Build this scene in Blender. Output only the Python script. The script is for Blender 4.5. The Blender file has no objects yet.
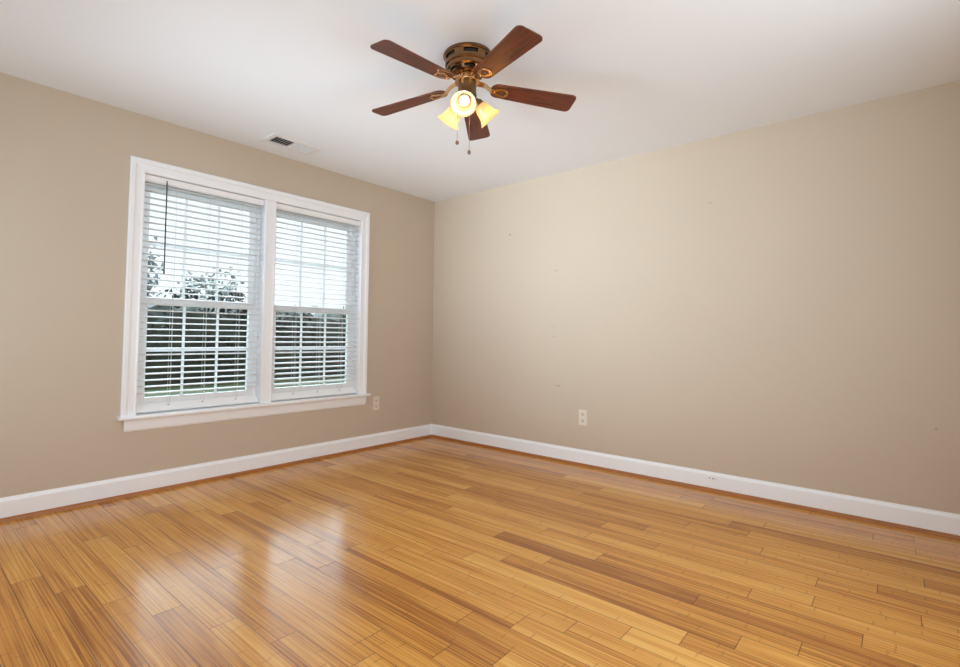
import bpy, bmesh, math, random
from mathutils import Vector, Matrix

random.seed(7)
SC = bpy.context.scene
COL = SC.collection
PI = math.pi

# ------------------------------------------------------------------ camera, world, light, exposure
FPX, PCX, PCY = 507.33, 445.43, 314.30          # focal length and principal point for a 960x667 frame
cam_data = bpy.data.cameras.new('camera')
cam = bpy.data.objects.new('camera', cam_data)
COL.objects.link(cam)
SC.camera = cam
cam_data.sensor_fit = 'HORIZONTAL'
cam_data.sensor_width = 36.0
cam_data.lens = FPX / 960.0 * 36.0
cam_data.shift_x = (480.0 - PCX) / 960.0
cam_data.shift_y = -(333.5 - PCY) / 960.0
cam_data.clip_start = 0.02
cam_data.clip_end = 300.0
PITCH, ROLL, YAW = 0.043883, 0.012494, 0.735422
fw = Vector((-math.sin(YAW) * math.cos(PITCH), math.cos(YAW) * math.cos(PITCH), math.sin(PITCH)))
r0 = Vector((math.cos(YAW), math.sin(YAW), 0.0))
u0 = r0.cross(fw)
rt = math.cos(ROLL) * r0 + math.sin(ROLL) * u0
up = -math.sin(ROLL) * r0 + math.cos(ROLL) * u0
cam.matrix_world = Matrix(((rt.x, up.x, -fw.x, 3.63839), (rt.y, up.y, -fw.y, -3.82990), (rt.z, up.z, -fw.z, 1.02640), (0, 0, 0, 1)))

SKY = 1.2
world = bpy.data.worlds.new('overcast_sky')
SC.world = world
world.use_nodes = True
wn = world.node_tree.nodes
wn['Background'].inputs['Color'].default_value = (0.88, 0.94, 1.0, 1)
wn['Background'].inputs['Strength'].default_value = SKY


def area(name, loc, direction, sx, sy, power, color, portal=False):
    l = bpy.data.lights.new(name, 'AREA')
    l.shape = 'RECTANGLE'
    l.size, l.size_y = sx, sy
    l.energy = power
    l.color = color
    if portal:
        l.cycles.is_portal = True
    o = bpy.data.objects.new(name, l)
    COL.objects.link(o)
    o.location = loc
    o.rotation_euler = Vector(direction).to_track_quat('-Z', 'Y').to_euler()
    return o


# daylight: sampling portal at the blinds, then added fill lamps with no visible source
area('window_portal', (-0.16, -1.85, 1.28), (1, 0, 0), 1.9, 1.7, 1, (1, 1, 1), portal=True)
area('side_fill', (4.34, -2.30, 1.25), (-1, 0, 0.28), 1.9, 1.6, 36, (0.77, 0.88, 0.97))  # added fill for the window wall and ceiling, from an invented opening
area('rear_fill_left', (0.90, -4.06, 1.20), (0, 1, 0), 1.2, 1.4, 12, (0.75, 0.88, 1.0))  # added soft fill lamp behind the camera, no source known there
beam = area('rear_fill_beam', (0.90, -4.07, 1.20), (0.16, 1, 0.215), 1.2, 1.4, 14.5, (0.75, 0.88, 1.0))  # added narrow fill aimed at the far wall and ceiling
beam.data.spread = 1.0
area('rear_fill_right', (3.05, -4.12, 1.06), (0, 1, 0), 1.8, 2.0, 17, (0.78, 0.89, 0.97))  # added fill lamp in the invented rear opening
sun_l = bpy.data.lights.new('hazy_sun', 'SUN')
sun_l.energy = 15.5
sun_l.angle = math.radians(120)
sun_l.color = (0.66, 0.86, 1.0)
sun = bpy.data.objects.new('hazy_sun', sun_l)
COL.objects.link(sun)
sun.rotation_euler = Vector((0.985 * math.cos(0.60), -0.17 * math.cos(0.60), -math.sin(0.60))).to_track_quat('-Z', 'Y').to_euler()

SC.view_settings.view_transform = 'Standard'
SC.view_settings.look = 'None'
SC.view_settings.gamma = 1.0
SC.view_settings.use_curve_mapping = False
SC.view_settings.exposure = 0.07
SC.cycles.max_bounces = 10
SC.cycles.diffuse_bounces = 6
SC.cycles.glossy_bounces = 4
SC.cycles.transparent_max_bounces = 16
SC.cycles.sample_clamp_indirect = 6.0
SC.cycles.caustics_reflective = False
SC.cycles.caustics_refractive = False


# ------------------------------------------------------------------ helpers
def new_mat(name):
    m = bpy.data.materials.new(name)
    m.use_nodes = True
    return m, m.node_tree.nodes, m.node_tree.links, m.node_tree.nodes['Principled BSDF']


def mat(name, color, rough=0.5, metal=0.0, bump=0.0, bscale=200.0, spec=0.5, coat=0.0, var=0.0, vscale=5.0):
    m, n, l, b = new_mat(name)
    b.inputs['Base Color'].default_value = (*color, 1)
    b.inputs['Roughness'].default_value = rough
    b.inputs['Metallic'].default_value = metal
    b.inputs['Specular IOR Level'].default_value = spec
    b.inputs['Coat Weight'].default_value = coat
    tc = n.new('ShaderNodeTexCoord')
    if var > 0:
        t = n.new('ShaderNodeTexNoise')
        t.inputs['Scale'].default_value = vscale
        l.new(tc.outputs['Object'], t.inputs['Vector'])
        mx = n.new('ShaderNodeMix')
        mx.data_type = 'RGBA'
        mx.inputs['A'].default_value = (*[c * (1 - var) for c in color], 1)
        mx.inputs['B'].default_value = (*[min(1, c * (1 + var)) for c in color], 1)
        l.new(t.outputs['Fac'], mx.inputs['Factor'])
        l.new(mx.outputs['Result'], b.inputs['Base Color'])
    if bump > 0:
        t = n.new('ShaderNodeTexNoise')
        t.inputs['Scale'].default_value = bscale
        t.inputs['Detail'].default_value = 3
        l.new(tc.outputs['Object'], t.inputs['Vector'])
        bp = n.new('ShaderNodeBump')
        bp.inputs['Strength'].default_value = bump
        bp.inputs['Distance'].default_value = 0.002
        l.new(t.outputs['Fac'], bp.inputs['Height'])
        l.new(bp.outputs['Normal'], b.inputs['Normal'])
    return m


def math_node(n, l, op, a, b=None, c=None):
    m = n.new('ShaderNodeMath')
    m.operation = op
    for i, v in enumerate((a, b, c)):
        if v is None:
            continue
        if isinstance(v, (int, float)):
            m.inputs[i].default_value = v
        else:
            l.new(v, m.inputs[i])
    return m.outputs[0]


def obj(name, bm, m=None, parent=None, smooth=False):
    me = bpy.data.meshes.new(name)
    bm.normal_update()
    bm.to_mesh(me)
    bm.free()
    for x in (m if isinstance(m, (list, tuple)) else [m]):
        if x:
            me.materials.append(x)
    if smooth:
        for p in me.polygons:
            p.use_smooth = True
        me.set_sharp_from_angle(angle=math.radians(38))
    o = bpy.data.objects.new(name, me)
    COL.objects.link(o)
    if parent:
        o.parent = parent
    return o


def tag(o, label, cat, group=None):
    o['label'] = label
    o['category'] = cat
    if group:
        o['group'] = group
    return o


def thing(name, label, cat, loc=(0, 0, 0), group=None):
    o = bpy.data.objects.new(name, None)
    o.empty_display_size = 0.1
    o.location = loc
    COL.objects.link(o)
    return tag(o, label, cat, group)


def struct(name, bm, m, parent=None, smooth=False):
    o = obj(name, bm, m, parent, smooth)
    if not parent:
        o['kind'] = 'structure'
    return o


def BM():
    return bmesh.new()


def box(bm, x0, x1, y0, y1, z0, z1, M=None, bevel=0.0, mi=0):
    vs = [bm.verts.new((x, y, z)) for x in (x0, x1) for y in (y0, y1) for z in (z0, z1)]
    idx = ((0, 1, 3, 2), (4, 6, 7, 5), (0, 4, 5, 1), (2, 3, 7, 6), (0, 2, 6, 4), (1, 5, 7, 3))
    fs = [bm.faces.new([vs[i] for i in f]) for f in idx]
    for f in fs:
        f.material_index = mi
    if bevel > 0:
        es = list({e for f in fs for e in f.edges})
        r = bmesh.ops.bevel(bm, geom=es, offset=bevel, segments=2, profile=0.6, affect='EDGES')
        vs = list({v for f in r['faces'] for v in f.verts} | {v for v in vs if v.is_valid})
    if M is not None:
        bmesh.ops.transform(bm, matrix=M, verts=[v for v in vs if v.is_valid])
    return bm


def lathe(bm, prof, seg=48, M=None, close=True, mi=0):
    rings = []
    for r, z in prof:
        if r < 1e-6:
            rings.append([bm.verts.new((0, 0, z))])
        else:
            rings.append([bm.verts.new((r * math.cos(2 * PI * k / seg), r * math.sin(2 * PI * k / seg), z)) for k in range(seg)])
    faces = []
    for a, b in zip(rings, rings[1:]):
        row = []
        for k in range(seg):
            k2 = (k + 1) % seg
            if len(a) == 1 and len(b) == 1:
                continue
            if len(a) == 1:
                f = bm.faces.new((a[0], b[k2], b[k]))
            elif len(b) == 1:
                f = bm.faces.new((a[k], a[k2], b[0]))
            else:
                f = bm.faces.new((a[k], a[k2], b[k2], b[k]))
            f.material_index = mi
            row.append(f)
        faces.append(row)
    if M is not None:
        bmesh.ops.transform(bm, matrix=M, verts=[v for r in rings for v in r])
    return faces


def tube(bm, pts, radii, seg=12, mi=0):
    pts = [Vector(p) for p in pts]
    if isinstance(radii, (int, float)):
        radii = [radii] * len(pts)
    rings = []
    ref = None
    for i, p in enumerate(pts):
        d = (pts[min(i + 1, len(pts) - 1)] - pts[max(i - 1, 0)]).normalized()
        if ref is None:
            ref = Vector((0, 0, 1)) if abs(d.z) < 0.9 else Vector((1, 0, 0))
        a = d.cross(ref).normalized()
        b = d.cross(a).normalized()
        ref = -b if False else ref
        rings.append([bm.verts.new(p + radii[i] * (math.cos(2 * PI * k / seg) * a + math.sin(2 * PI * k / seg) * b)) for k in range(seg)])
    for a, b in zip(rings, rings[1:]):
        for k in range(seg):
            bm.faces.new((a[k], a[(k + 1) % seg], b[(k + 1) % seg], b[k])).material_index = mi
    bm.faces.new(rings[0][::-1]).material_index = mi
    bm.faces.new(rings[-1]).material_index = mi
    return bm


def prism(bm, outline, z0, z1, M=None, holes=()):
    """Extruded flat outline (xy), optional one hole with the same number of points as the outline."""
    n = len(outline)
    vb = [bm.verts.new((x, y, z0)) for x, y in outline]
    vt = [bm.verts.new((x, y, z1)) for x, y in outline]
    allv = vb + vt
    for k in range(n):
        bm.faces.new((vb[k], vb[(k + 1) % n], vt[(k + 1) % n], vt[k]))
    if holes:
        h = holes[0]
        hb = [bm.verts.new((x, y, z0)) for x, y in h]
        ht = [bm.verts.new((x, y, z1)) for x, y in h]
        allv += hb + ht
        for k in range(n):
            k2 = (k + 1) % n
            bm.faces.new((hb[k], ht[k], ht[k2], hb[k2]))
            bm.faces.new((vt[k], vt[k2], ht[k2], ht[k]))
            bm.faces.new((vb[k2], vb[k], hb[k], hb[k2]))
    else:
        bm.faces.new(vb[::-1])
        bm.faces.new(vt)
    if M is not None:
        bmesh.ops.transform(bm, matrix=M, verts=allv)
    return bm


def copy_part(o, parent, loc=None):
    c = o.copy()
    COL.objects.link(c)
    c.parent = parent
    if loc is not None:
        c.location = loc
    return c


# ------------------------------------------------------------------ materials
def wall_material(name, marks=()):
    m, n, l, b = new_mat(name)
    b.inputs['Roughness'].default_value = 0.62
    b.inputs['Specular IOR Level'].default_value = 0.25
    tc = n.new('ShaderNodeTexCoord')
    t = n.new('ShaderNodeTexNoise')
    t.inputs['Scale'].default_value = 1.6
    l.new(tc.outputs['Object'], t.inputs['Vector'])
    mx = n.new('ShaderNodeMix')
    mx.data_type = 'RGBA'
    mx.inputs['A'].default_value = (0.555, 0.465, 0.364, 1)
    mx.inputs['B'].default_value = (0.584, 0.490, 0.386, 1)
    l.new(t.outputs['Fac'], mx.inputs['Factor'])
    col = mx.outputs['Result']
    if marks:
        # old nail holes and scuffs, fixed places on the wall
        wob = n.new('ShaderNodeTexNoise')
        wob.inputs['Scale'].default_value = 60
        l.new(tc.outputs['Object'], wob.inputs['Vector'])
        total = None
        for (x, z, rx, rz, s) in marks:
            sub = n.new('ShaderNodeVectorMath')
            sub.operation = 'SUBTRACT'
            l.new(tc.outputs['Object'], sub.inputs[0])
            sub.inputs[1].default_value = (x, 0, z)
            mul = n.new('ShaderNodeVectorMath')
            mul.operation = 'MULTIPLY'
            l.new(sub.outputs[0], mul.inputs[0])
            mul.inputs[1].default_value = (1 / rx, 0, 1 / rz)
            ln = n.new('ShaderNodeVectorMath')
            ln.operation = 'LENGTH'
            l.new(mul.outputs[0], ln.inputs[0])
            d = math_node(n, l, 'ADD', ln.outputs['Value'], wob.outputs['Fac'])
            mr = n.new('ShaderNodeMapRange')
            mr.inputs['From Min'].default_value = 1.6
            mr.inputs['From Max'].default_value = 1.0
            mr.inputs['To Min'].default_value = 0
            mr.inputs['To Max'].default_value = s
            l.new(d, mr.inputs['Value'])
            total = mr.outputs[0] if total is None else math_node(n, l, 'MAXIMUM', total, mr.outputs[0])
        mk = n.new('ShaderNodeMix')
        mk.data_type = 'RGBA'
        l.new(total, mk.inputs['Factor'])
        l.new(col, mk.inputs['A'])
        mk.inputs['B'].default_value = (0.20, 0.16, 0.12, 1)
        col = mk.outputs['Result']
    l.new(col, b.inputs['Base Color'])
    g = n.new('ShaderNodeTexNoise')
    g.inputs['Scale'].default_value = 260
    l.new(tc.outputs['Object'], g.inputs['Vector'])
    bp = n.new('ShaderNodeBump')
    bp.inputs['Strength'].default_value = 0.12
    bp.inputs['Distance'].default_value = 0.001
    l.new(g.outputs['Fac'], bp.inputs['Height'])
    l.new(bp.outputs['Normal'], b.inputs['Normal'])
    return m


M_WALL = wall_material('beige_wall_paint')
M_CEIL = mat('white_ceiling_paint', (0.845, 0.868, 0.89), 0.8, bump=0.1, bscale=180, spec=0.2)
M_TRIM = mat('white_trim_paint', (0.89, 0.905, 0.925), 0.32, bump=0.03, bscale=30)
M_SASH = mat('white_vinyl_sash', (0.90, 0.90, 0.90), 0.35, bump=0.02, bscale=40)
M_SLAT = mat('white_blind_slat', (0.80, 0.80, 0.80), 0.38, bump=0.03, bscale=50)
M_GRILLE = mat('white_vinyl_grille', (0.90, 0.90, 0.90), 0.4, bump=0.02, bscale=40)
_n, _l = M_GRILLE.node_tree.nodes, M_GRILLE.node_tree.links
_t = _n.new('ShaderNodeBsdfTranslucent')
_t.inputs['Color'].default_value = (0.9, 0.9, 0.9, 1)
_m = _n.new('ShaderNodeMixShader')
_m.inputs[0].default_value = 0.45
_l.new(_n['Principled BSDF'].outputs[0], _m.inputs[1])
_l.new(_t.outputs[0], _m.inputs[2])
_l.new(_m.outputs[0], _n['Material Output'].inputs['Surface'])
M_RAIL = mat('white_blind_rail', (0.90, 0.90, 0.90), 0.38, bump=0.03, bscale=50)
M_CORD = mat('white_ladder_cord', (0.72, 0.72, 0.72), 0.8, bump=0.1, bscale=900)
M_WAND = mat('silhouette_tilt_wand', (0.035, 0.025, 0.02), 0.25, bump=0.02, bscale=60)  # clear wand coloured dark: its backlit silhouette is put into the colour
M_BUTTON = mat('grey_rail_button', (0.45, 0.45, 0.47), 0.5, bump=0.02)
M_PLATE = mat('ivory_cover_plate', (0.74, 0.66, 0.56), 0.35, bump=0.02, bscale=40)
M_RECEPT = mat('ivory_receptacle', (0.68, 0.60, 0.50), 0.4, bump=0.02, bscale=40)
M_DARK = mat('dark_slot', (0.015, 0.013, 0.012), 0.7, bump=0.05)
M_STEEL = mat('screw_metal', (0.6, 0.58, 0.54), 0.35, metal=1.0, bump=0.03)
M_VENT = mat('white_vent_enamel', (0.78, 0.77, 0.75), 0.4, bump=0.02, bscale=60)
M_BRASS = mat('antique_brass', (0.24, 0.13, 0.062), 0.22, metal=1.0, bump=0.04, bscale=60, var=0.25, vscale=30)
M_BRIGHT = mat('polished_brass', (0.68, 0.42, 0.21), 0.18, metal=1.0, bump=0.03, bscale=60)
M_BRONZE = mat('dark_bronze', (0.22, 0.14, 0.07), 0.35, metal=0.9, bump=0.05, bscale=90, var=0.3, vscale=40)
M_CHAIN = mat('dull_bead_chain', (0.40, 0.34, 0.27), 0.4, metal=1.0, bump=0.1, bscale=800)
M_KNOB = mat('brown_wood_pull', (0.16, 0.07, 0.03), 0.4, bump=0.1, bscale=120)
M_DRYWALL = mat('outside_siding', (0.6, 0.6, 0.58), 0.8, bump=0.1, bscale=20)


def blade_material():
    m, n, l, b = new_mat('mahogany_blade')
    b.inputs['Roughness'].default_value = 0.40
    b.inputs['Specular IOR Level'].default_value = 0.7
    tc = n.new('ShaderNodeTexCoord')
    mp = n.new('ShaderNodeMapping')
    mp.inputs['Scale'].default_value = (4, 70, 20)
    l.new(tc.outputs['Object'], mp.inputs['Vector'])
    t = n.new('ShaderNodeTexNoise')
    t.inputs['Scale'].default_value = 1.5
    t.inputs['Detail'].default_value = 6
    t.inputs['Distortion'].default_value = 0.4
    l.new(mp.outputs[0], t.inputs['Vector'])
    r = n.new('ShaderNodeValToRGB')
    r.color_ramp.elements[0].position = 0.3
    r.color_ramp.elements[0].color = (0.032, 0.007, 0.003, 1)
    r.color_ramp.elements[1].position = 0.72
    r.color_ramp.elements[1].color = (0.185, 0.034, 0.009, 1)
    l.new(t.outputs['Fac'], r.inputs['Fac'])
    l.new(r.outputs['Color'], b.inputs['Base Color'])
    return m


M_BLADE = blade_material()


def shade_material():
    m, n, l, b = new_mat('amber_frosted_glass')
    tr = n.new('ShaderNodeBsdfTranslucent')
    tr.inputs['Color'].default_value = (1.0, 0.80, 0.50, 1)
    df = n.new('ShaderNodeBsdfDiffuse')
    df.inputs['Color'].default_value = (0.85, 0.68, 0.42, 1)
    gl = n.new('ShaderNodeBsdfGlossy')
    gl.inputs['Roughness'].default_value = 0.15
    mx = n.new('ShaderNodeMixShader')
    mx.inputs[0].default_value = 0.2
    l.new(tr.outputs[0], mx.inputs[1])
    l.new(df.outputs[0], mx.inputs[2])
    m2 = n.new('ShaderNodeMixShader')
    m2.inputs[0].default_value = 0.05
    l.new(mx.outputs[0], m2.inputs[1])
    l.new(gl.outputs[0], m2.inputs[2])
    tc = n.new('ShaderNodeTexCoord')
    ns = n.new('ShaderNodeTexNoise')
    ns.inputs['Scale'].default_value = 25
    l.new(tc.outputs['Object'], ns.inputs['Vector'])
    mr = n.new('ShaderNodeMix')
    mr.data_type = 'RGBA'
    mr.inputs['A'].default_value = (1.0, 0.80, 0.54, 1)
    mr.inputs['B'].default_value = (1.0, 0.88, 0.66, 1)
    l.new(ns.outputs['Fac'], mr.inputs['Factor'])
    l.new(mr.outputs['Result'], tr.inputs['Color'])
    l.new(m2.outputs[0], n['Material Output'].inputs['Surface'])
    return m


M_SHADE = shade_material()


def bulb_material():
    m, n, l, b = new_mat('lit_bulb')
    b.inputs['Emission Color'].default_value = (1.0, 0.82, 0.50, 1)
    b.inputs['Emission Strength'].default_value = 1.7
    tc = n.new('ShaderNodeTexCoord')
    ns = n.new('ShaderNodeTexNoise')
    ns.inputs['Scale'].default_value = 8
    l.new(tc.outputs['Object'], ns.inputs['Vector'])
    l.new(ns.outputs['Fac'], b.inputs['Roughness'])
    return m


M_BULB = bulb_material()


def glass_material():
    m, n, l, b = new_mat('window_glass')
    tr = n.new('ShaderNodeBsdfTransparent')
    tr.inputs['Color'].default_value = (0.95, 0.97, 0.96, 1)
    gl = n.new('ShaderNodeBsdfGlossy')
    gl.inputs['Roughness'].default_value = 0.02
    fr = n.new('ShaderNodeFresnel')
    fr.inputs['IOR'].default_value = 1.3
    mx = n.new('ShaderNodeMixShader')
    l.new(fr.outputs[0], mx.inputs[0])
    l.new(tr.outputs[0], mx.inputs[1])
    l.new(gl.outputs[0], mx.inputs[2])
    l.new(mx.outputs[0], n['Material Output'].inputs['Surface'])
    return m


M_GLASS = glass_material()


def leaf_material(name, dark, light):
    m, n, l, b = new_mat(name)
    b.inputs['Roughness'].default_value = 0.6
    tc = n.new('ShaderNodeTexCoord')
    t = n.new('ShaderNodeTexNoise')
    t.inputs['Scale'].default_value = 2.2
    t.inputs['Detail'].default_value = 4
    l.new(tc.outputs['Object'], t.inputs['Vector'])
    r = n.new('ShaderNodeValToRGB')
    r.color_ramp.elements[0].position = 0.35
    r.color_ramp.elements[0].color = (*dark, 1)
    r.color_ramp.elements[1].position = 0.7
    r.color_ramp.elements[1].color = (*light, 1)
    l.new(t.outputs['Fac'], r.inputs['Fac'])
    l.new(r.outputs['Color'], b.inputs['Base Color'])
    return m


M_HEDGE = leaf_material('dark_hedge_leaves', (0.005, 0.008, 0.004), (0.026, 0.036, 0.013))
M_PALE = leaf_material('grey_twigs', (0.22, 0.25, 0.26), (0.42, 0.46, 0.46))
M_GRASS = leaf_material('lawn_grass', (0.026, 0.036, 0.010), (0.075, 0.090, 0.026))
M_BARK = mat('tree_bark', (0.05, 0.042, 0.035), 0.9, bump=0.6, bscale=12)

PLANK_W = 0.1035
PLANK_L = 0.958
ROW0 = -2.927


def floor_material():
    m, n, l, b = new_mat('bamboo_plank_floor')
    uv = n.new('ShaderNodeUVMap')
    uv.uv_map = 'plank'
    ue = n.new('ShaderNodeUVMap')
    ue.uv_map = 'plank_end'
    at = n.new('ShaderNodeAttribute')
    at.attribute_name = 'tone'
    ai = n.new('ShaderNodeAttribute')
    ai.attribute_name = 'plank_id'
    s = n.new('ShaderNodeSeparateXYZ')
    l.new(uv.outputs[0], s.inputs[0])
    e = n.new('ShaderNodeSeparateXYZ')
    l.new(ue.outputs[0], e.inputs[0])
    u, v = s.outputs['X'], s.outputs['Y']
    pid = ai.outputs['Fac']
    # three bamboo strips across each plank
    strip = math_node(n, l, 'FLOOR', math_node(n, l, 'MULTIPLY', v, 3.0 / PLANK_W))
    sid = math_node(n, l, 'ADD', math_node(n, l, 'MULTIPLY', pid, 7.13), math_node(n, l, 'MULTIPLY', strip, 1.37))
    wn_ = n.new('ShaderNodeTexWhiteNoise')
    wn_.noise_dimensions = '1D'
    l.new(sid, wn_.inputs['W'])
    srand = wn_.outputs['Value']
    # long fibres
    cx = n.new('ShaderNodeCombineXYZ')
    l.new(math_node(n, l, 'MULTIPLY', u, 2.2), cx.inputs['X'])
    l.new(math_node(n, l, 'MULTIPLY', v, 150.0), cx.inputs['Y'])
    l.new(math_node(n, l, 'MULTIPLY', pid, 3.7), cx.inputs['Z'])
    fib = n.new('ShaderNodeTexNoise')
    fib.inputs['Scale'].default_value = 1.0
    fib.inputs['Detail'].default_value = 5
    l.new(cx.outputs[0], fib.inputs['Vector'])
    cx2 = n.new('ShaderNodeCombineXYZ')
    l.new(math_node(n, l, 'MULTIPLY', u, 3.0), cx2.inputs['X'])
    l.new(math_node(n, l, 'MULTIPLY', v, 22.0), cx2.inputs['Y'])
    l.new(math_node(n, l, 'MULTIPLY', pid, 5.1), cx2.inputs['Z'])
    blot = n.new('ShaderNodeTexNoise')
    blot.inputs['Scale'].default_value = 1.0
    blot.inputs['Detail'].default_value = 2
    l.new(cx2.outputs[0], blot.inputs['Vector'])
    tone = math_node(n, l, 'ADD', at.outputs['Fac'], math_node(n, l, 'MULTIPLY', math_node(n, l, 'SUBTRACT', srand, 0.5), 0.30))
    tone = math_node(n, l, 'ADD', tone, math_node(n, l, 'MULTIPLY', math_node(n, l, 'SUBTRACT', fib.outputs['Fac'], 0.5), 1.9))
    tone = math_node(n, l, 'ADD', tone, math_node(n, l, 'MULTIPLY', math_node(n, l, 'SUBTRACT', blot.outputs['Fac'], 0.5), 0.35))
    r = n.new('ShaderNodeValToRGB')
    cr = r.color_ramp
    cr.elements[0].position = 0.0
    cr.elements[0].color = (0.300, 0.098, 0.016, 1)
    cr.elements[1].position = 1.0
    cr.elements[1].color = (0.760, 0.410, 0.100, 1)
    mid = cr.elements.new(0.5)
    mid.color = (0.600, 0.258, 0.044, 1)
    l.new(tone, r.inputs['Fac'])
    # knuckle marks of the bamboo: a thin dark cross mark at intervals along every strip
    fr = math_node(n, l, 'FRACT', math_node(n, l, 'ADD', math_node(n, l, 'DIVIDE', u, 0.23), math_node(n, l, 'MULTIPLY', srand, 9.0)))
    fr = math_node(n, l, 'ADD', fr, math_node(n, l, 'MULTIPLY', math_node(n, l, 'SUBTRACT', fib.outputs['Fac'], 0.5), 0.035))
    kd = math_node(n, l, 'ABSOLUTE', math_node(n, l, 'SUBTRACT', fr, 0.5))
    km = n.new('ShaderNodeMapRange')
    km.inputs['From Min'].default_value = 0.019
    km.inputs['From Max'].default_value = 0.006
    km.inputs['To Min'].default_value = 0
    km.inputs['To Max'].default_value = 0.6
    l.new(kd, km.inputs['Value'])
    kf = math_node(n, l, 'MULTIPLY', km.outputs[0], math_node(n, l, 'MULTIPLY', math_node(n, l, 'GREATER_THAN', srand, 0.45), blot.outputs['Fac']))
    mk = n.new('ShaderNodeMix')
    mk.data_type = 'RGBA'
    l.new(kf, mk.inputs['Factor'])
    l.new(r.outputs['Color'], mk.inputs['A'])
    mk.inputs['B'].default_value = (0.17, 0.055, 0.014, 1)
    # joints
    du = math_node(n, l, 'MINIMUM', u, e.outputs['X'])
    dv = math_node(n, l, 'MINIMUM', v, e.outputs['Y'])
    dd = math_node(n, l, 'MINIMUM', du, dv)
    gm = n.new('ShaderNodeMapRange')
    gm.inputs['From Min'].default_value = 0.0020
    gm.inputs['From Max'].default_value = 0.0007
    gm.inputs['To Min'].default_value = 0
    gm.inputs['To Max'].default_value = 0.85
    l.new(dd, gm.inputs['Value'])
    gx = n.new('ShaderNodeMix')
    gx.data_type = 'RGBA'
    l.new(gm.outputs[0], gx.inputs['Factor'])
    l.new(mk.outputs['Result'], gx.inputs['A'])
    gx.inputs['B'].default_value = (0.055, 0.020, 0.007, 1)
    l.new(gx.outputs['Result'], b.inputs['Base Color'])
    rr = n.new('ShaderNodeMapRange')
    rr.inputs['To Min'].default_value = 0.15
    rr.inputs['To Max'].default_value = 0.23
    l.new(blot.outputs['Fac'], rr.inputs['Value'])
    l.new(rr.outputs[0], b.inputs['Roughness'])
    b.inputs['IOR'].default_value = 1.50
    hgt = math_node(n, l, 'SUBTRACT', math_node(n, l, 'MULTIPLY', fib.outputs['Fac'], 0.12), gm.outputs[0])
    bp = n.new('ShaderNodeBump')
    bp.inputs['Strength'].default_value = 0.25
    bp.inputs['Distance'].default_value = 0.001
    l.new(hgt, bp.inputs['Height'])
    l.new(bp.outputs['Normal'], b.inputs['Normal'])
    return m


M_FLOOR = floor_material()
M_SHOE = mat('stained_shoe_moulding', (0.36, 0.125, 0.022), 0.35, bump=0.15, bscale=60, var=0.25, vscale=8)

# ------------------------------------------------------------------ room shell
RX, RY, RZ = 4.22, -4.05, 2.44          # room x 0..RX, y RY..0, z 0..RZ
T = 0.14
OY0, OY1, OZ0, OZ1 = -2.754, -0.945, 0.480, 2.084       # rough opening for the double window

bm = BM()
box(bm, -T, 0, RY - T, OY0, 0, RZ)
box(bm, -T, 0, OY1, T, 0, RZ)
box(bm, -T, 0, OY0, OY1, 0, OZ0)
box(bm, -T, 0, OY0, OY1, OZ1, RZ)
struct('wall_left', bm, M_WALL)

M_WALL_MARKED = wall_material('beige_wall_paint_marked', (
    (0.964, 1.971, 0.014, 0.012, 0.55), (1.439, 1.601, 0.014, 0.006, 0.45), (1.429, 1.120, 0.020, 0.004, 0.30),
    (1.429, 1.039, 0.022, 0.004, 0.35), (1.462, 0.623, 0.030, 0.007, 0.40), (2.649, 1.983, 0.022, 0.005, 0.40),
    (2.172, 1.736, 0.016, 0.004, 0.22), (3.755, 0.561, 0.006, 0.010, 0.35)))
bm = BM()
box(bm, 0, RX + T, 0, T, 0, RZ)
struct('wall_right', bm, M_WALL_MARKED)
bm = BM()                                 # unseen wall; its opening is added to admit the side fill
box(bm, RX, RX + T, RY - T, -3.30, 0, RZ)
box(bm, RX, RX + T, -1.30, 0, 0, RZ)
box(bm, RX, RX + T, -3.30, -1.30, 0, 0.45)
box(bm, RX, RX + T, -3.30, -1.30, 2.08, RZ)
struct('wall_near_right', bm, M_WALL)
DX0, DX1, DZ = 2.10, 4.00, 2.10           # opening added behind the camera for a fill lamp
bm = BM()
box(bm, 0, 0.25, RY - T, RY, 0, RZ)
box(bm, 1.55, DX0, RY - T, RY, 0, RZ)
box(bm, 0.25, 1.55, RY - T, RY, 0, 0.45)  # the gap above this is added for the rear fill lamps
box(bm, 0.25, 1.55, RY - T, RY, 1.95, RZ)
box(bm, DX1, RX, RY - T, RY, 0, RZ)
box(bm, DX0, DX1, RY - T, RY, DZ, RZ)
struct('wall_near_left', bm, M_WALL)
bm = BM()
box(bm, -T, RX + T, RY - T, T, RZ, RZ + 0.12)
struct('ceiling', bm, M_CEIL)

# unseen box added behind the rear openings to block sun and sky
bm = BM()
box(bm, -T, RX + T, -5.60, -5.48, 0, RZ)
box(bm, -T, 0, -5.48, RY - T, 0, RZ)
box(bm, RX, RX + T, -5.48, RY - T, 0, RZ)
struct('wall_sky_blocker', bm, M_WALL)
bm = BM()
box(bm, -T, RX + T, -5.60, RY - T, RZ, RZ + 0.12)
struct('ceiling_sky_blocker', bm, M_CEIL)
bm = BM()
box(bm, 0, RX, -5.48, RY, -0.02, 0)
struct('floor_sky_blocker', bm, M_TRIM)

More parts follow.
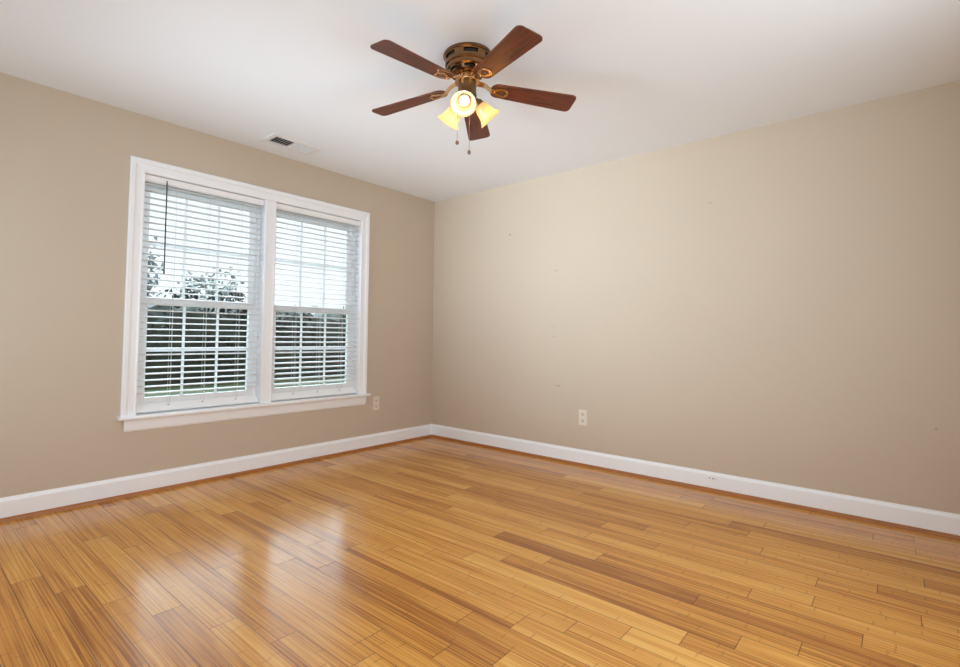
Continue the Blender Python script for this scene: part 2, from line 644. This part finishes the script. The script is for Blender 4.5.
# floor: every plank a face of the one floor, stair-stepped joints as laid
JOINT = {-4: 1.15, -3: 1.376, -2: 1.593, -1: 1.824, 0: 2.054, 1: 1.387, 2: 1.304, 3: 1.54, 4: 1.702, 5: 1.463, 6: 2.583,
         7: 2.737, 8: 2.896, 9: 2.096, 10: 2.24, 11: 2.401, 12: 2.048, 13: 2.552, 14: 3.15, 15: 2.392, 16: 2.706, 17: 3.34,
         18: 2.576, 19: 3.10, 20: 3.68, 21: 3.002, 22: 2.894, 23: 3.04, 24: 2.70, 25: 3.495, 26: 3.654, 27: 3.20, 28: 2.5}
bm = BM()
tl = bm.faces.layers.float.new('tone')
il = bm.faces.layers.float.new('plank_id')
ul = bm.loops.layers.uv.new('plank')
el = bm.loops.layers.uv.new('plank_end')
rng = random.Random(21)


def plank(xa, xb, ya, yb, ox, tone, pid, row_y):
    f = bm.faces.new([bm.verts.new(p) for p in ((xa, ya, 0), (xb, ya, 0), (xb, yb, 0), (xa, yb, 0))])
    f[tl] = tone
    f[il] = pid
    for lp in f.loops:
        x, y = lp.vert.co.x, lp.vert.co.y
        lp[ul].uv = (x - ox, y - row_y)
        lp[el].uv = (ox + PLANK_L - x, row_y + PLANK_W - y)


pid = 0
for k in range(-12, 29):
    y0 = ROW0 + k * PLANK_W
    ya, yb = max(y0, RY - T), min(y0 + PLANK_W, 0.0)
    if yb - ya < 1e-4:
        continue
    j = JOINT.get(k, 1.15 + 0.22 * (k + 4))
    st = j - PLANK_L * math.ceil((j + 0.001) / PLANK_L)
    while st < RX:
        xa, xb = max(st, 0.0), min(st + PLANK_L, RX)
        if xb - xa > 1e-4:
            tone = min(0.88, max(0.20, rng.gauss(0.52, 0.14)))
            pid += 1
            if k == 12 and abs(st - 2.048) < 0.02:
                tone = 0.02
            if k == 13 and abs(st - 1.594) < 0.02:
                tone = 0.72
            if k == 11 and abs(st - 1.443) < 0.02:
                tone = 0.74
            if k == 6 and abs(st - 1.625) < 0.02:      # this board has one dark edge strip
                plank(xa, xb, ya, ya + 0.030, st, 0.02, pid + 500, ya)
                plank(xa, xb, ya + 0.030, yb, st, 0.55, pid, y0)
            else:
                plank(xa, xb, ya, yb, st, tone, pid, y0)
        st += PLANK_L
struct('floor', bm, M_FLOOR)

# baseboards with a small moulded top, and the stained shoe moulding in front of them
BB = [(0, 0), (0.013, 0), (0.013, 0.104), (0.010, 0.112), (0.006, 0.117), (0.004, 0.126), (0, 0.126)]
SH = [(0.013, 0.0)] + [(0.013 + 0.016 * math.cos(a), 0.020 * math.sin(a)) for a in [i * PI / 12 for i in range(7)]]


def run_left(prof):
    bm = BM()
    a = [bm.verts.new((t, RY, z)) for t, z in prof]
    b = [bm.verts.new((t, -t, z)) for t, z in prof]
    n = len(prof)
    for k in range(n):
        bm.faces.new((a[k], a[(k + 1) % n], b[(k + 1) % n], b[k]))
    bm.faces.new(a)
    bm.faces.new(b[::-1])
    bmesh.ops.recalc_face_normals(bm, faces=bm.faces)
    return bm


def run_right(prof):
    bm = BM()
    a = [bm.verts.new((t, -t, z)) for t, z in prof]
    b = [bm.verts.new((RX - (0.0), -t, z)) for t, z in prof]
    n = len(prof)
    for k in range(n):
        bm.faces.new((a[k], a[(k + 1) % n], b[(k + 1) % n], b[k]))
    bm.faces.new(a)
    bm.faces.new(b[::-1])
    bmesh.ops.recalc_face_normals(bm, faces=bm.faces)
    return bm


struct('baseboard_left', run_left(BB), M_TRIM)
bbr = run_right(BB)
struct('baseboard_right', bbr, M_TRIM)
bm = BM()                                           # two small dark dings in the right baseboard
for x, r in ((2.633, 0.0035), (2.655, 0.0045), (2.672, 0.0025)):
    lathe(bm, [(0, 0.0004), (r, 0.0004), (r, -0.004), (0, -0.004)], 8, Matrix.Translation((x, -0.0133, 0.085)) @ Matrix.Rotation(PI / 2, 4, 'X'))
struct('trim_5', bm, M_DARK)
struct('trim_1', run_left(SH), M_SHOE, smooth=True)
struct('trim_2', run_right(SH), M_SHOE, smooth=True)
bm = BM()
box(bm, RX - 0.013, RX, RY, -0.013, 0, 0.126, bevel=0.003)
struct('baseboard_near_right', bm, M_TRIM)

# ------------------------------------------------------------------ double window
WZ0, WZ1 = 0.503, 2.064
WIN = ((-2.734, -1.895), (-1.808, -0.965))

# casing: mitred moulding round three sides, mullion board, stool and apron
PROF = [(0, 0), (0, 0.010), (0.004, 0.0135), (0.011, 0.0135), (0.015, 0.0095), (0.040, 0.0105), (0.052, 0.0125), (0.060, 0.0185),
        (0.082, 0.0200), (0.088, 0.0165), (0.088, 0)]
bm = BM()
yl, yr = WIN[0][0], WIN[1][1]
cols = []
for w, t in PROF:
    cols.append([bm.verts.new(p) for p in ((t, yl - w, WZ0), (t, yl - w, WZ1 + w), (t, yr + w, WZ1 + w), (t, yr + w, WZ0))])
for a, b in zip(cols, cols[1:]):
    for k in range(3):
        bm.faces.new((a[k], a[k + 1], b[k + 1], b[k]))
bm.faces.new([c[0] for c in cols])
bm.faces.new([c[3] for c in cols][::-1])
bmesh.ops.recalc_face_normals(bm, faces=bm.faces)
struct('trim_3', bm, M_TRIM)
bm = BM()
ym0, ym1 = WIN[0][1], WIN[1][0]
box(bm, -T, 0.0, ym0, ym1, WZ0, WZ1)
box(bm, 0.0, 0.011, ym0, ym1, WZ0, WZ1, bevel=0.003)
box(bm, 0.010, 0.0145, ym0 + 0.001, ym0 + 0.012, WZ0, WZ1, bevel=0.002)
box(bm, 0.010, 0.0145, ym1 - 0.012, ym1 - 0.001, WZ0, WZ1, bevel=0.002)
box(bm, -T, 0, OY0, yl, WZ0, WZ1)                 # side jambs and head jamb
box(bm, -T, 0, yr, OY1, WZ0, WZ1)
box(bm, -T, 0, OY0, OY1, WZ1, OZ1)
struct('trim_4', bm, M_TRIM)
bm = BM()
box(bm, -T, 0.046, -2.838, -0.846, OZ0 + 0.002, WZ0, bevel=0.007)
struct('trim_6', bm, M_TRIM, smooth=True)
bm = BM()                                           # apron under the stool, with ogee ends
APR = [(0, 0.402), (0.006, 0.402), (0.010, 0.409), (0.013, 0.414), (0.015, 0.430), (0.017, 0.455), (0.019, 0.470), (0.024, 0.478), (0.024, 0.4815), (0, 0.4815)]
a = [bm.verts.new((t, -2.795 - 0.5 * t, z)) for t, z in APR]
b = [bm.verts.new((t, -0.889 + 0.5 * t, z)) for t, z in APR]
for k in range(len(APR)):
    k2 = (k + 1) % len(APR)
    bm.faces.new((a[k], a[k2], b[k2], b[k]))
bm.faces.new(a)
bm.faces.new(b[::-1])
bmesh.ops.recalc_face_normals(bm, faces=bm.faces)
struct('trim_7', bm, M_TRIM)


def frame_bm(x0, x1, y0, y1, z0, z1, ws, wt, wb, bevel=0.003):
    bm = BM()
    box(bm, x0, x1, y0, y0 + ws, z0, z1, bevel=bevel)
    box(bm, x0, x1, y1 - ws, y1, z0, z1, bevel=bevel)
    box(bm, x0, x1, y0 + ws, y1 - ws, z1 - wt, z1, bevel=bevel)
    box(bm, x0, x1, y0 + ws, y1 - ws, z0, z0 + wb, bevel=bevel)
    return bm


ZM = 1.243
for wi, (y0, y1) in enumerate(WIN):
    w = bpy.data.objects.new('window_%d' % (wi + 1), None)
    COL.objects.link(w)
    w.location = (-0.10, (y0 + y1) / 2, WZ0)
    w['kind'] = 'structure'
    off = Matrix.Translation(-w.location)

    def wobj(name, bm, m, parent=None):
        bmesh.ops.transform(bm, matrix=off, verts=bm.verts)
        return obj(name, bm, m, parent or w)
    st, jb = 0.050, 0.020
    wobj('window_frame', frame_bm(-T, -0.070, y0, y1, WZ0, WZ1, jb, 0.02, 0.022), M_SASH)
    for nm, x0, x1, za, zb, wt, wb in (('upper_sash', -0.130, -0.104, ZM - 0.022, WZ1 - 0.02, 0.062, 0.046),
                                       ('lower_sash', -0.102, -0.074, WZ0 + 0.020, ZM + 0.024, 0.048, 0.078)):
        ya, yb = y0 + jb, y1 - jb
        sash = wobj(nm, frame_bm(x0, x1, ya, yb, za, zb, st, wt, wb), M_SASH)
        ga, gb, gz0, gz1 = ya + st, yb - st, za + wb, zb - wt
        xm = (x0 + x1) / 2
        bm = BM()
        box(bm, xm - 0.002, xm + 0.002, ga, gb, gz0, gz1)
        wobj('pane', bm, M_GLASS, sash)
        bm = BM()
        for f in (1 / 3, 2 / 3):
            yy = ga + f * (gb - ga)
            box(bm, xm + 0.003, xm + 0.010, yy - 0.009, yy + 0.009, gz0, gz1, bevel=0.002)
        zz = (gz0 + gz1) / 2
        box(bm, xm + 0.0035, xm + 0.0095, ga, gb, zz - 0.009, zz + 0.009, bevel=0.002)
        wobj('grille', bm, M_GRILLE, sash)
    bm = BM()
    box(bm, -0.078, -0.066, (y0 + y1) / 2 - 0.03, (y0 + y1) / 2 + 0.03, ZM + 0.0245, ZM + 0.036, bevel=0.003)
    wobj('sash_lock', bm, M_SASH)

# ------------------------------------------------------------------ slatted blinds
SLAT_W, PITCH_Z = 0.050, 0.0415


def slat_bm(L, depth=SLAT_W, th=0.0036):
    bm = BM()
    n = 6
    top, bot = [], []
    for k in range(n + 1):
        f = k / n - 0.5
        x = f * depth
        z = 0.0052 * (1 - (2 * f) ** 2)
        top.append((x, z + th / 2))
        bot.append((x, z - th / 2))
    ring = top + bot[::-1]
    a = [bm.verts.new((x, -L / 2, z)) for x, z in ring]
    b = [bm.verts.new((x, L / 2, z)) for x, z in ring]
    m = len(ring)
    for k in range(m):
        bm.faces.new((a[k], b[k], b[(k + 1) % m], a[(k + 1) % m]))
    bm.faces.new(a)
    bm.faces.new(b[::-1])
    bmesh.ops.recalc_face_normals(bm, faces=bm.faces)
    return bm


def make_blind(y0, y1, label, cords, wand, tilt):
    L = y1 - y0 - 0.012
    yc = (y0 + y1) / 2
    t = thing('window_blind', label, 'window blind', (-0.038, yc, WZ1), 'slatted blinds in the double window')
    bm = BM()
    box(bm, -0.026, 0.024, -L / 2, L / 2, -0.046, -0.003, bevel=0.002)
    obj('headrail', bm, M_RAIL, t)
    bm = BM()
    box(bm, 0.026, 0.034, -L / 2 - 0.002, L / 2 + 0.002, -0.040, -0.004, bevel=0.003)
    obj('valance', bm, M_RAIL, t)
    first = None
    zt = -0.062
    n = 34
    zs = [zt - k * PITCH_Z for k in range(n)]
    zs = [z for z in zs if z > (WZ0 + 0.078) - WZ1]
    for k, z in enumerate(zs):
        if first is None:
            first = obj('slat', slat_bm(L), M_SLAT, t, smooth=True)
            s = first
        else:
            s = copy_part(first, t)
        s.location = (0, 0, z)
        s.rotation_euler = (0, tilt + random.uniform(-0.02, 0.02), 0)
    bm = BM()
    box(bm, -0.031, 0.031, -L / 2, L / 2, -0.008, 0.008, bevel=0.003)
    rail = obj('bottom_rail', bm, M_RAIL, t)
    zr = (WZ0 + 0.034) - WZ1
    rail.location = (0.002, 0, zr)
    rail.rotation_euler = (0, math.radians(52), 0)
    for f in cords:
        yy = -L / 2 + f * L
        bm = BM()
        for x in (-0.0255, 0.0265):
            tube(bm, [(x, yy, zr + 0.027), (x, yy, -0.045)], 0.0009, 6)
        tube(bm, [(0.0, yy + 0.006, zr + 0.016), (0.0, yy + 0.006, -0.045)], 0.0009, 6)
        obj('ladder_cord', bm, M_CORD, t)
        bm = BM()
        lathe(bm, [(0, 0.0102), (0.004, 0.0100), (0.006, 0.0085), (0.006, 0.0072)], 12, Matrix.Translation((-0.008, yy, 0)))
        b = obj('cord_button', bm, M_BUTTON, rail)
        b['label'] = 'small grey cord button'
    if wand:
        bm = BM()
        tube(bm, [(0.036, wand - yc, -0.020), (0.040, wand - yc, -0.040)], 0.003, 8)
        tube(bm, [(0.040, wand - yc, -0.038), (0.040, wand - yc + 0.001, -0.60), (0.040, wand - yc + 0.001, -0.645)], [0.0042, 0.0042, 0.0055], 8)
        wd = obj('tilt_wand', bm, M_WAND, t)
        wd['label'] = 'thin dark tilt wand'
    return t


make_blind(*WIN[0], 'white slatted blind in the left window with a thin dark tilt wand hanging', (0.24, 0.51, 0.80), -2.600, math.radians(1))
make_blind(*WIN[1], 'white slatted blind without a wand in the right window, nearer the room corner', (0.25, 0.53, 0.80), None, math.radians(6))

# ------------------------------------------------------------------ ceiling vent
vx0, vx1, vy0, vy1 = 0.205, 0.395, -2.055, -1.660
vent = thing('ceiling_vent', 'white rectangular louvred air vent in the ceiling above the window', 'air vent', ((vx0 + vx1) / 2, (vy0 + vy1) / 2, RZ))
hx, hy = (vx1 - vx0) / 2, (vy1 - vy0) / 2
bm = BM()
ix, iy = hx - 0.032, hy - 0.036
for a in (((-hx, -ix), (-hy, hy)), ((ix, hx), (-hy, hy)), ((-ix, ix), (-hy, -iy)), ((-ix, ix), (iy, hy))):
    box(bm, a[0][0], a[0][1], a[1][0], a[1][1], -0.013, -0.0005, bevel=0.003)
box(bm, -ix, ix, -0.006, 0.006, -0.010, -0.001)
obj('vent_frame', bm, M_VENT, vent)
bm = BM()
box(bm, -ix, ix, -iy, iy, -0.0012, -0.0004)
bk = obj('duct_opening', bm, M_DARK, vent)
bk['label'] = 'dark duct behind the louvres'
for half, sgn in ((-1, 1), (1, -1)):
    yA, yB = (-iy, -0.006) if half < 0 else (0.006, iy)
    n = 7
    for k in range(n):
        yy = yA + (k + 0.5) * (yB - yA) / n
        bm = BM()
        box(bm, -ix, ix, -0.0078, 0.0078, -0.0005, 0.0005)
        lv = obj('louvre', bm, M_VENT, vent)
        lv.location = (0, yy, -0.0075)
        lv.rotation_euler = (sgn * math.radians(42), 0, 0)
        lv.scale = (1, 0.75, 1)

# ------------------------------------------------------------------ wall outlets


def make_outlet(label, loc, rz, w=0.074, h=0.124):
    t = thing('wall_outlet', label, 'electrical outlet', loc, 'duplex outlets low on the walls')
    t.rotation_euler = (0, 0, rz)           # local -y faces the room
    bm = BM()
    box(bm, -w / 2, w / 2, -0.006, -0.0002, -h / 2, h / 2, bevel=0.0025)
    obj('cover_plate', bm, M_PLATE, t)
    for s in (-1, 1):
        bm = BM()
        pts = []
        for k in range(24):
            a = 2 * PI * k / 24
            pts.append((max(-0.0165, min(0.0165, 0.0185 * math.cos(a))), max(-0.0135, min(0.0135, 0.0165 * math.sin(a)))))
        prism(bm, pts, 0.0, 0.0024, Matrix.Translation((0, -0.0058, s * 0.0265)) @ Matrix.Rotation(PI / 2, 4, 'X'))
        r = obj('receptacle', bm, M_RECEPT, t)
        bm = BM()
        for x, hh in ((-0.0062, 0.010), (0.0062, 0.008)):
            box(bm, x - 0.0014, x + 0.0014, -0.0088, -0.0080, s * 0.0265 + 0.003 - hh / 2, s * 0.0265 + 0.003 + hh / 2)
        lathe(bm, [(0, 0.0088), (0.0026, 0.0088), (0.0026, 0.008)], 10, Matrix.Translation((0, 0, s * 0.0265 - 0.0075)) @ Matrix.Rotation(PI / 2, 4, 'X'))
        obj('slots', bm, M_DARK, r)
    bm = BM()
    lathe(bm, [(0, 0.0072), (0.002, 0.0070), (0.0032, 0.0060)], 12, Matrix.Rotation(PI / 2, 4, 'X'))
    obj('screw', bm, M_STEEL, t)


make_outlet('ivory duplex outlet on the long bare wall to the right of the corner', (1.692, 0, 0.385), 0)
make_outlet('ivory duplex outlet on the window wall just beside the window sill end', (0, -0.752, 0.402), PI / 2)

# ------------------------------------------------------------------ ceiling fan with light kit
FX, FY = 2.036, -1.917
fan = thing('ceiling_fan', 'brass flush mount ceiling fan with five mahogany blades and three lit glass shades', 'ceiling fan', (FX, FY, RZ))
ZF = -RZ
# housing with two rows of slots cut into it
bm = BM()
prof = [(0.0, 0.0), (0.121, 0.0), (0.1225, -0.006), (0.121, -0.013), (0.1155, -0.016), (0.1145, -0.020), (0.1125, -0.040), (0.1105, -0.048),
        (0.1125, -0.052), (0.1120, -0.058), (0.1040, -0.062), (0.1020, -0.071), (0.1045, -0.074), (0.1035, -0.079), (0.0950, -0.083),
        (0.0925, -0.087), (0.0860, -0.097), (0.0830, -0.101), (0.0550, -0.103), (0.0, -0.103)]
rows = lathe(bm, prof, 60)
cut = []
for ri, per, keep in ((5, 10, 6), (15, 10, 6)):
    for k, f in enumerate(rows[ri]):
        if k % per < keep:
            cut.append((ri, k // per, f))
groups = {}
for ri, g, f in cut:
    groups.setdefault((ri, g), []).append(f)
for fs in groups.values():
    ext = bmesh.ops.extrude_face_region(bm, geom=fs)
    nv = [e for e in ext['geom'] if isinstance(e, bmesh.types.BMVert)]
    bmesh.ops.delete(bm, geom=fs, context='FACES_ONLY')
    for v in nv:
        d = Vector((v.co.x, v.co.y, 0)).normalized()
        v.co -= d * 0.012
    for f in [e for e in ext['geom'] if isinstance(e, bmesh.types.BMFace)]:
        f.material_index = 1
bmesh.ops.recalc_face_normals(bm, faces=bm.faces)
obj('housing', bm, [M_BRASS, M_DARK], fan, smooth=True)
# motor band that carries the blades
bm = BM()
lathe(bm, [(0.048, -0.1031), (0.050, -0.106), (0.050, -0.110), (0.0475, -0.112), (0.0475, -0.126), (0.052, -0.129), (0.062, -0.131), (0.064, -0.136),
           (0.062, -0.141), (0.046, -0.144), (0.0, -0.144)], 48)
obj('motor_hub', bm, M_BRIGHT, fan, smooth=True)
# switch housing / light fitter
bm = BM()
lathe(bm, [(0.044, -0.1445), (0.0455, -0.150), (0.0455, -0.200), (0.048, -0.204), (0.048, -0.214), (0.043, -0.222), (0.030, -0.238), (0.014, -0.246), (0.0, -0.248)], 40)
obj('light_fitter', bm, M_BRONZE, fan, smooth=True)

# blade + iron, built once pointing along +x, then copied round
ZB = 2.285 - RZ


def blade_bm():
    bm = BM()
    rootx, tipx = 0.118, 0.555
    wr, wt = 0.050, 0.066
    pts = []
    for k in range(13):                      # rounded root
        a = PI / 2 + PI * k / 12
        pts.append((rootx + 0.040 + 0.040 * math.cos(a), (wr) * math.sin(a)))
    r = 0.026
    for k in range(7):
        a = -PI / 2 + PI / 2 * k / 6
        pts.append((tipx - r + r * math.cos(a), -(wt - r) + r * math.sin(a)))
    for k in range(7):
        a = PI / 2 * k / 6
        pts.append((tipx - r + r * math.cos(a), (wt - r) + r * math.sin(a)))
    prism(bm, pts, -0.003, 0.003)
    return bm


def iron_bm():
    """Blade iron: teardrop ring under the blade and a neck that climbs to the hub."""
    bm = BM()
    n = 28
    outl, hole = [], []
    for k in range(n):
        a = 2 * PI * k / n
        c, s = math.cos(a), math.sin(a)
        wx = 0.045 * c
        ww = 0.040 * s * (0.80 + 0.34 * c)
        outl.append((0.168 + wx, ww))
        hole.append((0.175 + 0.025 * c, 0.0215 * s * (0.80 + 0.34 * c)))
    prism(bm, outl, -0.0095, -0.0040, holes=(hole,))
    for (x, y) in ((0.140, 0.0), (0.199, 0.015), (0.199, -0.015)):
        lathe(bm, [(0, -0.0125), (0.003, -0.012), (0.0045, -0.0095)], 10, Matrix.Translation((x, y, 0)))
    return bm


def neck_bm():
    bm = BM()
    path = [(0.056, 0.022, 0.018), (0.078, 0.021, 0.017), (0.098, 0.013, 0.014), (0.114, 0.001, 0.014), (0.128, -0.006, 0.018), (0.150, -0.0074, 0.020)]
    prev = None
    for x, z, w in path:
        ring = [bm.verts.new((x + sx, y, z + t)) for y, t, sx in ((-w, -0.003, 0), (w, -0.003, 0), (w, 0.003, 0), (-w, 0.003, 0))]
        if prev:
            for k in range(4):
                bm.faces.new((prev[k], prev[(k + 1) % 4], ring[(k + 1) % 4], ring[k]))
        else:
            bm.faces.new(ring)
        prev = ring
    bm.faces.new(prev[::-1])
    bmesh.ops.recalc_face_normals(bm, faces=bm.faces)
    return bm


T0 = 4.638
proto = None
for k in range(5):
    ang = T0 - 2 * PI / 5 * k
    Rz = Matrix.Rotation(ang, 4, 'Z')
    Rx = Matrix.Rotation(-math.radians(9.5), 4, 'X')
    Ry = Matrix.Rotation(math.radians((1.2, 3.0, 5.5, 5.5, 2.5)[k]), 4, 'Y')      # each blade droops a little differently
    Mx = Matrix.Translation((0, 0, ZB)) @ Rz @ Ry @ Rx
    if proto is None:
        bl = obj('blade', blade_bm(), M_BLADE, fan, smooth=True)
        ir = obj('blade_iron', iron_bm(), M_BRIGHT, bl, smooth=True)
        nk = obj('blade_arm', neck_bm(), M_BRIGHT, bl, smooth=True)
        proto = (bl, ir, nk)
    else:
        bl = copy_part(proto[0], fan)
        copy_part(proto[1], bl)
        copy_part(proto[2], bl)
    bl.matrix_local = Mx

# three lamps on the fitter
TS, R0, Z0S = math.radians(45), 0.058, 2.203 - RZ
for k, deg in enumerate((-58, 59, 179)):
    a = math.radians(deg)
    ax = Vector((math.cos(a) * math.cos(TS), math.sin(a) * math.cos(TS), -math.sin(TS)))
    base = Vector((R0 * math.cos(a), R0 * math.sin(a), Z0S))
    Q = ax.to_track_quat('Z', 'Y').to_matrix().to_4x4()
    M = Matrix.Translation(base) @ Q
    bm = BM()
    lathe(bm, [(0.0, -0.030), (0.012, -0.030), (0.014, -0.020), (0.020, -0.012), (0.0245, -0.006), (0.0255, 0.004), (0.0275, 0.010), (0.0255, 0.012), (0.0, 0.010)], 28, M)
    tube(bm, [M @ Vector((0, 0, -0.040)), M @ Vector((0, 0, -0.020))], 0.009, 12)
    obj('lamp_holder', bm, M_BRONZE, fan, smooth=True)
    bm = BM()
    outer = [(0.0245, 0.004), (0.0270, 0.012), (0.0330, 0.024), (0.0375, 0.040), (0.0400, 0.058), (0.0440, 0.074), (0.0520, 0.088), (0.0625, 0.100)]
    inner = [(r - 0.0026, z + 0.0004) for r, z in outer][::-1]
    # lightly ribbed bell of glass
    faces = lathe(bm, outer + [(0.0618, 0.1015)] + inner, 72)
    for v in bm.verts:
        z = v.co.z
        if 0.015 < z < 0.096:
            th = math.atan2(v.co.y, v.co.x)
            s = 1 + 0.010 * math.cos(th * 24)
            v.co.x *= s
            v.co.y *= s
    bmesh.ops.recalc_face_normals(bm, faces=bm.faces)
    bmesh.ops.transform(bm, matrix=M, verts=bm.verts)
    sh = obj('lamp_shade', bm, M_SHADE, fan, smooth=True)
    sh['label'] = 'bell shaped amber glass shade, lit'
    bm = BM()
    lathe(bm, [(0.0, 0.012), (0.011, 0.012), (0.012, 0.022), (0.017, 0.034), (0.0235, 0.046), (0.0255, 0.058), (0.0225, 0.070), (0.014, 0.079), (0.0, 0.082)], 24, M)
    obj('bulb', bm, M_BULB, fan, smooth=True)
    L = bpy.data.lights.new('lamp_light', 'POINT')
    L.energy = 1.4
    L.color = (1.0, 0.74, 0.42)
    L.shadow_soft_size = 0.02
    lo = bpy.data.objects.new('lamp_light', L)
    COL.objects.link(lo)
    lo.parent = fan
    lo.location = M @ Vector((0, 0, 0.090))

# pull chains
for (x, y, z0, z1) in ((-0.036, -0.031, -0.210, 2.004 - RZ), (0.010, 0.008, -0.246, 1.955 - RZ)):
    bm = BM()
    tube(bm, [(x, y, z0), (x, y, z1)], 0.0011, 6)
    nb = int((z0 - z1) / 0.006)
    for k in range(nb):
        lathe(bm, [(0, 0.0018), (0.0018, 0), (0, -0.0018)], 6, Matrix.Translation((x, y, z0 - 0.003 - k * 0.006)))
    ch = obj('pull_chain', bm, M_CHAIN, fan)
    bm = BM()
    lathe(bm, [(0, 0.004), (0.003, 0.003), (0.0075, -0.003), (0.0092, -0.009), (0.0080, -0.015), (0.0040, -0.019), (0, -0.020)], 20, Matrix.Translation((x, y, z1)))
    obj('pull_knob', bm, M_KNOB, ch, smooth=True)

# ------------------------------------------------------------------ outdoors, seen between the slats
GZ = -0.55
bm = BM()
box(bm, -70, -T - 0.02, -40, 60, GZ - 0.2, GZ)
struct('lawn', bm, M_GRASS)


def leaf_clump(bm, rnd, centre, rad, n, size):
    for _ in range(n):
        while True:
            p = Vector((rnd.uniform(-1, 1), rnd.uniform(-1, 1), rnd.uniform(-1, 1)))
            if 0.35 < p.length < 1:
                break
        c = Vector(centre) + Vector((p.x * rad[0], p.y * rad[1], p.z * rad[2]))
        d1 = Vector((rnd.uniform(-1, 1), rnd.uniform(-1, 1), rnd.uniform(-1, 1))).normalized()
        d2 = d1.orthogonal().normalized()
        s = size * rnd.uniform(0.6, 1.3)
        v = [bm.verts.new(c + q) for q in (d1 * s, d2 * s * 0.5, -d1 * s, -d2 * s * 0.5)]
        bm.faces.new(v)


def shrub(name, label, cat, x, y, h, ry, m, n, size, seed, group, trunk=0.0, sparse=False):
    rnd = random.Random(seed)
    t = thing(name, label, cat, (x, y, GZ), group)
    bm = BM()
    for k in range(7):
        cz = trunk + (h - trunk) * rnd.uniform(0.25, 0.78)
        cy = rnd.uniform(-0.55, 0.55) * ry
        rr = (h - trunk) * rnd.uniform(0.24, 0.40)
        leaf_clump(bm, rnd, (rnd.uniform(-0.4, 0.4), cy, cz), (1.0, ry * 0.55, rr), n, size)
    if not sparse:
        r = bmesh.ops.create_icosphere(bm, subdivisions=3, radius=1.0, matrix=Matrix.Translation((-0.1, 0, trunk + (h - trunk) * 0.46)) @ Matrix.Diagonal((0.9, ry * 0.85, (h - trunk) * 0.43, 1)))
        for v in r['verts']:
            v.co += Vector((rnd.uniform(-0.1, 0.1), rnd.uniform(-0.1, 0.1), rnd.uniform(-0.1, 0.1)))
    obj('foliage', bm, m, t)
    bm = BM()
    tube(bm, [(0, 0, 0), (0.05, 0.05, h * 0.4), (0, 0.1, h * 0.8)], [0.14, 0.10, 0.03], 8)
    for k in range(10 if sparse else 5):
        a = rnd.uniform(0, 2 * PI)
        z = h * rnd.uniform(0.25, 0.7)
        tube(bm, [(0.03, 0.05, z), (math.cos(a) * 0.6, math.sin(a) * ry * 0.5, z + h * 0.14), (math.cos(a) * 0.9, math.sin(a) * ry * 0.8, z + h * 0.22)], [0.05, 0.03, 0.012], 6)
    obj('trunk', bm, M_BARK if not sparse else M_PALE, t)


# a dark evergreen hedge across the lawn, and taller pale trees behind it
rnd = random.Random(5)
HX, HY0, HY1, HH = -13.5, -2.0, 24.0, 2.72
hedge = thing('evergreen_hedge', 'long dark evergreen hedge across the lawn, seen between the blind slats', 'hedge', (HX, (HY0 + HY1) / 2, GZ))
bm = BM()
hl = (HY1 - HY0) / 2
NY, NR = 64, 10
grid = []
for i in range(NY + 1):
    y = -hl + 2 * hl * i / NY
    row = []
    for k in range(NR + 1):
        a = PI * k / NR
        row.append(bm.verts.new((1.0 * math.cos(a) * (1 + rnd.uniform(-.12, .12)), y + rnd.uniform(-.1, .1), max(0, HH * 0.9 * math.sin(a) ** 0.6 * (1 + rnd.uniform(-.07, .07))))))
    grid.append(row)
for a, b in zip(grid, grid[1:]):
    for k in range(NR):
        bm.faces.new((a[k], a[k + 1], b[k + 1], b[k]))
for i in range(60):
    y = -hl + 2 * hl * rnd.random()
    leaf_clump(bm, rnd, (rnd.uniform(0.2, 0.9), y, HH * rnd.uniform(0.15, 0.95)), (0.5, 0.9, 0.55), 130, 0.10)
obj('foliage', bm, M_HEDGE, hedge)
for i in range(9):
    y = -hl + 2 * hl * (i + 0.5) / 9
    bm = BM()
    tube(bm, [(0, y, -0.02), (0.05, y + 0.1, HH * 0.4), (0, y, HH * 0.8)], [0.10, 0.07, 0.03], 8)
    obj('stem', bm, M_BARK, hedge)
GT = 'pale sparse trees behind the hedge'
for k, (x, y, h, ry) in enumerate(((-20.0, 3.2, 6.2, 0.9), (-20.5, 6.4, 5.0, 1.5))):
    shrub('grey_tree', ('taller pale sparse tree behind the hedge, at the left edge of the left window', 'shorter wide pale sparse tree behind the hedge, mid left window')[k],
          'tree', x, y, h, ry, M_PALE, 95, 0.13, 300 + k, GT, trunk=1.2, sparse=True)
